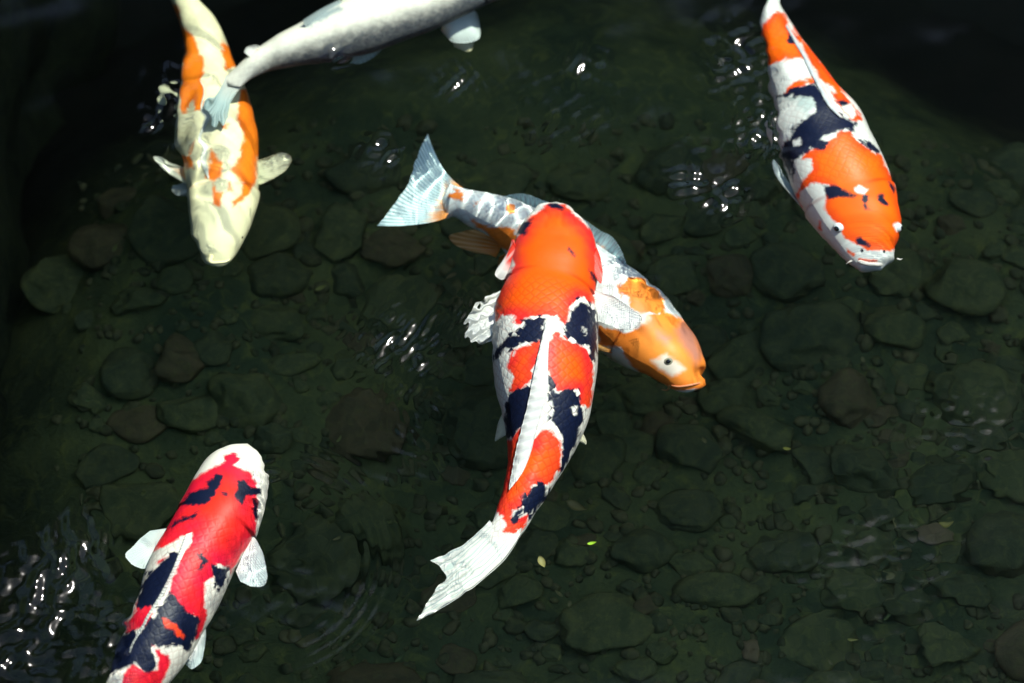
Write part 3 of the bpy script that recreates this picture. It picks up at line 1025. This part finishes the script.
# --- the koi coming towards the viewer at the upper right
c1, c2 = Z(745, 0, 4.879), Z(765, 120, 4.553)
C_hi = [c1((150, 55), (190, 68), (250, 180), (305, 285), (200, 290), (112, 332), (90, 230), (72, 150), (110, 92)),
        c1((235, 130), (310, 220), (440, 380), (510, 480), (565, 560), (575, 585), (520, 590), (470, 520), (400, 420), (320, 310), (280, 240)),
        c1((190, 452), (240, 400), (335, 378), (345, 402), (260, 428), (200, 457)), c1((262, 655), (300, 617), (322, 630), (290, 675)),
        c2((390, 48), (420, 90), (470, 130), (530, 165), (570, 240), (600, 310), (630, 400), (645, 480), (612, 560), (592, 592), (460, 592), (420, 562), (370, 542), (330, 480), (300, 440), (270, 400), (280, 340), (290, 300), (230, 285), (165, 320), (150, 370), (170, 392), (138, 340), (190, 260), (215, 220), (210, 180), (160, 180), (200, 140), (280, 110), (340, 50)),
        c2((152, 62), (190, 28), (208, 40), (170, 88)), c2((428, 632), (512, 636), (512, 648), (428, 645)), c2((248, 455), (262, 480), (256, 502), (246, 490)), c2((370, 590), (410, 605), (405, 620), (375, 605))]
C_ink = [c1((125, 482), (190, 455), (260, 422), (345, 400), (370, 450), (420, 520), (470, 560), (545, 600), (530, 652), (480, 630), (420, 652), (350, 690), (210, 690), (245, 620), (300, 575), (345, 540), (330, 470), (200, 470)),
         c1((208, 168), (242, 188), (238, 212), (214, 197)), c1((455, 492), (490, 483), (515, 510), (480, 523)),
         c2((150, 20), (320, -5), (400, 10), (412, 52), (340, 42), (250, 90), (288, 103), (272, 132), (210, 130), (160, 177), (132, 190), (132, 285), (108, 230), (66, 160), (98, 90), (140, 50)),
         c2((258, 293), (330, 300), (418, 345), (400, 357), (330, 347), (288, 362)), c2((448, 338), (472, 345), (462, 392), (484, 410), (450, 408), (444, 370)),
         c2((512, 333), (547, 333), (542, 362), (568, 385), (545, 392), (512, 365)), c2((413, 538), (440, 536), (478, 570), (466, 578), (423, 562)),
         c2((402, 78), (470, 93), (520, 140), (505, 153), (440, 112)), c2((560, 280), (592, 310), (585, 335)), c2((430, 640), (505, 640), (505, 646), (470, 645))]
C_wh = [c2((400, 310), (430, 295), (470, 318), (450, 338), (410, 330)), c2((125, 95), (160, 85), (165, 110), (135, 125)), c1((395, 405), (430, 420), (450, 455), (415, 440)),  # the first shape is an oval highlight painted white
        c1((475, 520), (520, 500), (545, 560), (520, 580)), c2((585, 475), (605, 465), (618, 490), (600, 510))]
C_gr = [c1((190, 470), (300, 445), (370, 480), (360, 520), (300, 560), (240, 500))]  # teal-grey shade of the left flank, painted into the skin
skinC = koi_skin('orange_ink_white_koi_skin', (.78, .79, .74), [
    dict(attr='hi', col=(.90, .125, .004), col2=(.86, .06, .010), big=4, fine=2.5, cell=2, d0=1, d1=12, var=.3),
    dict(attr='gr', col=(.20, .32, .32), big=9, fine=6, cell=5, soft=5, alpha=.6),
    dict(attr='ink', col=INK, big=3.5, fine=4, cell=3),
    dict(attr='wh', col=(.82, .82, .78), big=2, fine=3, cell=1)], 8, rimk=.65)
Cf = koi('orange koi with a white mouth and inky saddle swimming head first towards the viewer',
         [(872, 268, 886, 268), (862, 265.5, 894, 267), (853, 260.5, 898, 262), (841, 250, 899.5, 252), (830, 239, 902, 238), (819, 227, 904.5, 224), (808, 213, 902, 208), (797, 196, 897, 190), (788, 177, 890, 172),
          (781, 158, 881, 153), (774.5, 140, 872, 136), (771, 115, 861, 116), (769, 90, 843, 97), (766.5, 68, 828, 77), (762.5, 47, 812, 56), (760, 31, 798, 36), (762, 16, 787, 15), (767, 5, 780.5, 3), (769, -8, 778, -9)],
         [(0, -.09), (.3, -.09), (1, -.12)], [(0, -6), (.3, -10), (.55, -24), (1, -34)], skinC, gill=.25, layers=dict(hi=C_hi, ink=C_ink, wh=C_wh, gr=C_gr))
M_DORS_C = fin_skin('grey_pink_dorsal', (.66, .72, .76), (.78, .58, .54), .1, .6, .2, 9, (.74, .72, .72))
fin(Cf, 'dorsal_fin', [(843, 118), (836, 108), (825, 88), (815, 70), (807, 56), (797, 40), (787, 24)], [(840, 117), (829, 106), (819, 88), (811, 72), (804, 58), (794, 41), (786, 26)], -.03, -.03, M_DORS_C, on=.0022, nu=120, nv=10, thick=.0009, frays=9)
fin(Cf, 'tail_fin', [(769, 8), (774, 4), (780, 8)], [(762, -60), (768, -66), (776, -64)], -.12, [-.11, -.16], M_FIN_T, nu=60)
M_PEC_C = fin_skin('pale_fin_orange_root', (.74, .82, .80), (.85, .22, .05), .1, .3, .3, 14)
fin(Cf, 'pectoral_fin', [(806, 210), (801, 202), (797, 194)], [(790, 192), (778, 178), (772.5, 165), (773, 161), (779, 167), (784, 176)], -.11, -.09, M_PEC_C, thick=.0026)
for (x, y, lk) in ((838.5, 227.5, (-.3, -.3)), (898.5, 227.5, (.5, -.2))):
    eye(Cf, x, y, .0068, M_IRIS, M_PUPIL, lk, .25)
for (x, y) in ((862, 250), (884, 251)):
    hp, hn = cast(Cf, x, y)
    if hp is not None:
        ball(Cf, 'nostril', hp - Cf['org'], .0017, M_PUPIL, squash=(1, 1.4, .6))
lip = [p for p in (cast(Cf, x, y, .0002)[0] for x, y in ((858, 261), (866, 263.5), (874, 264.5), (882, 264.5), (890, 263.5), (895, 260))) if p is not None]
if len(lip) > 2:
    tube(Cf, 'mouth', lip, .0028, .0028, M_LIP)
tube(Cf, 'barbel', [at(855, 259, -.085), at(850, 261.5, -.085), at(846, 264, -.09)], .0014, .0006, M_LIP)
tube(Cf, 'barbel', [at(897, 258, -.085), at(900, 259, -.085), at(902, 258.5, -.09)], .0012, .0005, M_LIP)

# --- the cream headed koi at the upper left
d1, d2 = Z(150, 0, 4.553), Z(145, 120, 4.553)
D_hi = [d1((80, 0), (128, 30), (150, 120), (205, 180), (240, 300), (250, 400), (265, 480), (230, 512), (180, 512), (150, 430), (133, 360), (150, 300), (140, 200), (110, 100)),
        d1((330, 190), (385, 230), (395, 300), (350, 322), (325, 260)), d1((400, 405), (440, 405), (475, 500), (505, 600), (515, 683), (400, 683), (430, 620), (430, 580), (385, 540), (400, 480)),
        d2((415, 0), (505, 0), (525, 80), (545, 130), (515, 170), (510, 270), (475, 350), (400, 402), (400, 380), (440, 340), (450, 290), (395, 230), (430, 160), (450, 60)),
        d2((305, 128), (350, 200), (345, 260), (310, 282), (265, 265), (290, 210)), d2((305, 280), (325, 330), (357, 338), (342, 402), (308, 392)), d2((387, 278), (402, 330), (378, 332)),
        d2((235, 100), (213, 150), (222, 222), (185, 225), (145, 190), (160, 160), (200, 150)), d1((325, 555), (360, 560), (350, 580), (330, 575))]
skinD = koi_skin('cream_orange_koi_skin', (.78, .745, .46), [
    dict(attr='hi', col=(.84, .20, .010), col2=(.76, .15, .010), big=4, fine=2, cell=2, d0=1, d1=10, soft=2.2, var=.3)], 9, 2.2, rimk=.35)
D = koi('cream headed koi with orange flanks, partly covered by the tail of the silver koi',
        [(212, 264, 225, 264), (206, 259, 231, 260), (198, 250, 238, 250), (192, 237, 245, 236), (188, 222, 252, 220), (187, 207, 257, 203), (187, 192, 259, 188), (184, 173, 259, 170),
         (181, 155, 258.5, 152), (179, 136, 258, 134), (176.5, 117, 254, 114), (176, 97, 248, 97), (178, 82, 240, 82), (181, 64, 233, 64), (182, 44, 227, 44), (178, 22, 216, 22), (171, 0, 197, -2), (165, -18, 184, -20)],
        [(0, -.17), (.5, -.19), (1, -.18)], [(0, 0), (1, 0)], skinD, gill=.24, layers=dict(hi=D_hi))
M_PEC_D = fin_skin('cream_pectoral', (.74, .76, .52), (.84, .40, .08), .0, .16, .35, 14)
fin(D, 'pectoral_fin', [(252, 162), (252, 173), (254, 186)], [(268, 158), (286, 151.5), (291, 154), (288, 167), (277, 177), (261, 186)], -.19, -.18, M_PEC_D)
fin(D, 'pectoral_fin', [(188, 170), (188, 178), (190, 186)], [(169, 164), (156, 155), (154, 156), (160, 166), (171, 175), (182, 182)], -.19, -.18, fin_skin('pale_pectoral_orange', (.76, .78, .62), (.84, .36, .08), .1, .5, .3, 8))
fin(D, 'pectoral_fin', [(192, 178), (194, 190), (196, 197)], [(180, 186), (173, 186), (171.5, 191), (175, 196), (184, 197), (190, 198)], -.20, -.20, fin_skin('grey_pale_fin', (.60, .64, .56), None, ray=6), ruffle=.004, ruf_n=2)
fin(D, 'pelvic_fin', [(180, 90), (180, 97), (179, 104)], [(170, 85), (162, 88), (163, 93), (170, 102)], -.21, -.22, M_PEC_D)
fin(D, 'pelvic_fin', [(180, 110), (180, 115), (180, 119)], [(172, 111), (167, 114), (168, 118), (173, 119)], -.21, -.22, M_PEC_D)
M_DORS_D = fin_skin('grey_white_dorsal', (.80, .82, .68), None, through=.2, ray=22)
fin(D, 'dorsal_fin', [(208, 178), (207, 160), (207, 140), (208, 122), (207, 100), (204, 82)], [(207, 179), (202, 165), (201, 145), (203, 128), (203, 104), (203, 82)], -.12, -.12, M_DORS_D, on=.0012, nu=110, nv=12)
fin(D, 'tail_fin', [(165, -14), (174, -14), (184, -16)], [(140, -70), (152, -66), (160, -80), (158, -100)], -.18, -.17, M_FIN_T)
lipd = [p for p in (cast(D, x, y, .0002)[0] for x, y in ((207, 256), (212, 259.5), (218, 261), (225, 260), (230, 257))) if p is not None]
if len(lipd) > 2:
    tube(D, 'mouth', lipd, .0022, .0022, plain('yellow_lip', (.76, .70, .40), .4, .4, .1))
for (x, y, lk) in ((194, 236, (-.6, -.2)), (242.5, 236, (.6, -.2))):
    eye(D, x, y, .0035, plain('eye_cream', (.5, .5, .34), .2, .5), M_PUPIL, lk, .85)

# --- the silver koi leaving through the top edge
e1 = Z(210, 0, 3.413)
E_gr = [e1((60, 330), (120, 262), (190, 215), (290, 172), (420, 130), (560, 85), (700, 45), (820, 5), (900, -40), (1060, -40), (1000, 60), (800, 160), (600, 230), (400, 290), (200, 300))]
E_st = [e1((320, 85), (360, 50), (440, 18), (450, 30), (380, 70), (335, 95))]
E_rd = [e1((144, 158), (158, 156), (158, 168), (146, 170))]
skinE = koi_skin('silver_grey_koi_skin', (.80, .78, .66), [
    dict(attr='gr', col=(.075, .085, .10), big=8, fine=5, cell=2, soft=12, speck=.12),  # lower flank: grey pigment with its shading painted in
    dict(attr='st', col=(.30, .36, .36), big=4, fine=3, cell=2, soft=3),
    dict(attr='rd', col=(.6, .05, .03), big=1, fine=1, cell=0)], 8, rimk=.3)
E = koi('plain silver koi with a dark grey flank, its tail over another koi',
        [(546, -30, 546, -20), (536, -36, 540, -14), (515, -40, 519, -5), (482, -38, 494, 2), (442, -30, 466, 15), (402, -20, 432, 31), (371, -10, 400, 43), (338, 2, 366, 55), (300, 22, 330, 61.5),
         (270, 38, 298, 66), (250, 53, 270, 71), (234, 70, 243, 84), (228, 77, 236, 89)],
        [(0, -.07), (.6, -.09), (1, -.105)], [(0, 24), (1, 24)], skinE, gill=.2, kp=((0, .70), (.12, .80), (.25, .98), (.42, 1.10), (.65, 1.15), (.88, 1.2), (1, .3)), layers=dict(gr=E_gr, st=E_st, rd=E_rd))
M_TAIL_E = fin_skin('silver_teal_tail', (.44, .62, .60), (.80, .80, .70), .05, .75, .3, 9, (.72, .84, .80))
fin(E, 'tail_fin', [(228, 75), (234, 81), (241, 86)], [(208, 104), (209, 117), (214, 126), (219, 121), (224, 124), (229, 116)], -.105, -.115, M_TAIL_E, mid=[(216, 90), (219, 94), (222, 98), (226, 100), (230, 100), (232, 99)], nv=40, frays=9)
fin(E, 'dorsal_fin', [(262, 47), (256, 53), (250, 57)], [(255, 45), (246, 48), (244, 52)], -.09, -.08, M_FIN_W, nu=40)
fin(E, 'dorsal_fin', [(345, 6), (325, 15), (305, 26)], [(340, -1), (322, 8), (303, 20)], -.06, -.05, fin_skin('grey_dorsal', (.42, .50, .50), None, ray=14), nu=50)
fin(E, 'pectoral_fin', [(444, 22), (458, 15), (472, 8)], [(441, 29), (454, 41), (466, 42), (478.5, 38), (479, 24), (477, 12)], -.11, -.13, M_FIN_T)
fin(E, 'pectoral_fin', [(452, 36), (462, 36), (472, 34)], [(455, 46), (464, 50), (471, 51), (474, 44)], -.14, -.15, fin_skin('yellowish_fin', (.62, .60, .36), None, ray=6), nu=40)
fin(E, 'pelvic_fin', [(352, 56), (366, 52), (382, 46)], [(349, 64), (358, 64), (372, 58), (383, 48)], -.12, -.13, fin_skin('slate_fin', (.36, .50, .48), None, ray=8), nu=40)

# --- the red, white and ink koi at the lower left
f1, f2 = Z(120, 435, 4.018), Z(90, 553, 5.254)
F_hi = [f1((418, 82), (455, 66), (484, 95), (458, 120), (520, 150), (552, 190), (552, 300), (545, 390), (495, 480), (445, 560), (435, 530), (375, 520), (385, 575), (340, 590), (345, 690), (200, 690), (200, 600), (240, 500), (290, 430), (290, 395), (230, 420), (130, 472), (140, 430), (190, 350), (250, 250), (290, 180), (340, 150), (425, 108)),
        f2((490, 0), (690, 0), (690, 60), (650, 70), (640, 120), (600, 160), (600, 280), (612, 330), (572, 455), (548, 450), (570, 340), (500, 310), (455, 230), (420, 205), (420, 160), (470, 60)),
        f2((350, 42), (420, 5), (440, 0), (400, 35), (348, 62)), f2((250, 240), (350, 185), (320, 250), (330, 320), (290, 380), (240, 400), (180, 425), (190, 370), (235, 300)),
        f2((385, 345), (450, 370), (460, 400), (502, 435), (490, 447), (455, 430), (450, 400), (395, 387)),
        f2((180, 625), (215, 582), (240, 580), (290, 625), (350, 612), (355, 560), (320, 480), (325, 460), (370, 510), (410, 540), (425, 580), (380, 690), (300, 780), (150, 780))]
F_ink = [f1((385, 150), (418, 163), (380, 240), (340, 282), (236, 287), (278, 235), (350, 210), (348, 190), (375, 170)), f1((403, 224), (435, 233), (432, 251), (410, 242)),
         f1((470, 185), (500, 178), (530, 215), (572, 208), (566, 240), (510, 245), (490, 282), (456, 245), (475, 220)), f1((186, 384), (230, 343), (318, 308), (300, 332), (240, 352)),
         f1((530, 250), (546, 258), (558, 330), (545, 348)), f1((303, 473), (350, 483), (367, 515), (340, 530), (330, 552), (313, 542), (325, 505)), f1((373, 523), (442, 540), (432, 590), (400, 622), (384, 600), (390, 560)),
         f1((247, 455), (237, 520), (190, 600), (150, 690), (65, 690), (80, 610), (135, 550), (178, 490)),
         f2((410, 0), (480, 0), (440, 100), (400, 180), (340, 290), (315, 280), (320, 240), (350, 190), (290, 205), (240, 225), (262, 180), (295, 110), (390, 60)),
         f2((420, 203), (455, 228), (500, 308), (572, 338), (562, 420), (512, 512), (480, 492), (440, 482), (350, 502), (320, 470), (330, 530), (352, 580), (332, 622), (290, 632), (240, 582), (190, 605), (150, 625), (70, 690), (50, 690), (90, 560), (160, 430), (240, 398), (250, 430), (330, 340), (390, 250)),
         f2((640, 70), (690, 70), (690, 170), (660, 182))]
F_hi2 = [f2((383, 343), (450, 368), (462, 398), (504, 435), (490, 449), (453, 432), (447, 402), (393, 389))]
skinF = koi_skin('red_ink_white_koi_skin', (.84, .79, .70), [
    dict(attr='hi', col=(.88, .022, .008), col2=(.74, .008, .045), big=4, fine=2.5, cell=2, d0=3, d1=30, var=.3),
    dict(attr='ink', col=INK, big=3.5, fine=4, cell=3),
    dict(attr='hi2', col=(.80, .05, .012), big=2, fine=3, cell=1)], 8, rimk=.85)
F = koi('red koi with ink black blotches and white nose beside bright glints on the water',
        [(240, 445.5, 254, 445.5), (230, 449, 261, 449), (218, 455, 267, 457), (206, 463, 270, 468), (196, 476, 269, 486), (188, 490, 265, 506), (180, 506, 260.5, 524), (171, 522, 253, 540), (161, 540, 243, 557),
         (153, 553, 233, 576), (145, 573, 224, 594), (137, 595, 216, 609), (129, 616, 207, 623), (121, 637, 197, 642), (112.5, 659, 183, 664), (104, 684, 163, 688), (97, 710, 143, 714), (92, 735, 120, 740), (88, 760, 108, 764)],
        [(0, -.085), (.3, -.085), (1, -.095)], [(0, 4), (.4, 12), (1, 16)], skinF, gill=.24, layers=dict(hi=F_hi, ink=F_ink, hi2=F_hi2))
M_FIN_F = fin_skin('pale_teal_fin', (.80, .90, .86), (.90, .88, .84), .1, .7, .2, 22, frail=.15)
fin(F, 'dorsal_fin', [(192, 532), (186, 548), (176, 568), (166, 588), (154, 608), (143, 627), (129, 651)], [(186, 534), (179, 552), (172, 570), (163, 588), (152, 607), (142, 625), (128.5, 650)], -.02, -.02,
    fin_skin('white_line_dorsal', (.84, .84, .80), None, through=.15, ray=40), on=.004, nu=130, nv=10)
fin(F, 'pectoral_fin', [(172, 528), (166, 538), (158, 552)], [(150, 531), (136, 543), (127, 557), (135, 566), (147, 568), (153, 562)], -.085, -.09, M_FIN_F)
fin(F, 'pectoral_fin', [(252, 536), (245, 552), (236, 572)], [(262, 552), (266, 569), (264.5, 584), (252, 586), (240, 581)], -.085, -.08, M_FIN_F)
fin(F, 'pelvic_fin', [(205, 622), (198, 640), (188, 660)], [(206, 634), (204, 649), (199, 665), (191, 670), (185, 665)], -.10, -.11, M_FIN_F)
fin(F, 'tail_fin', [(89, 756), (98, 760), (107, 760)], [(40, 830), (60, 822), (72, 815), (90, 840)], -.09, -.09, M_FIN_T)
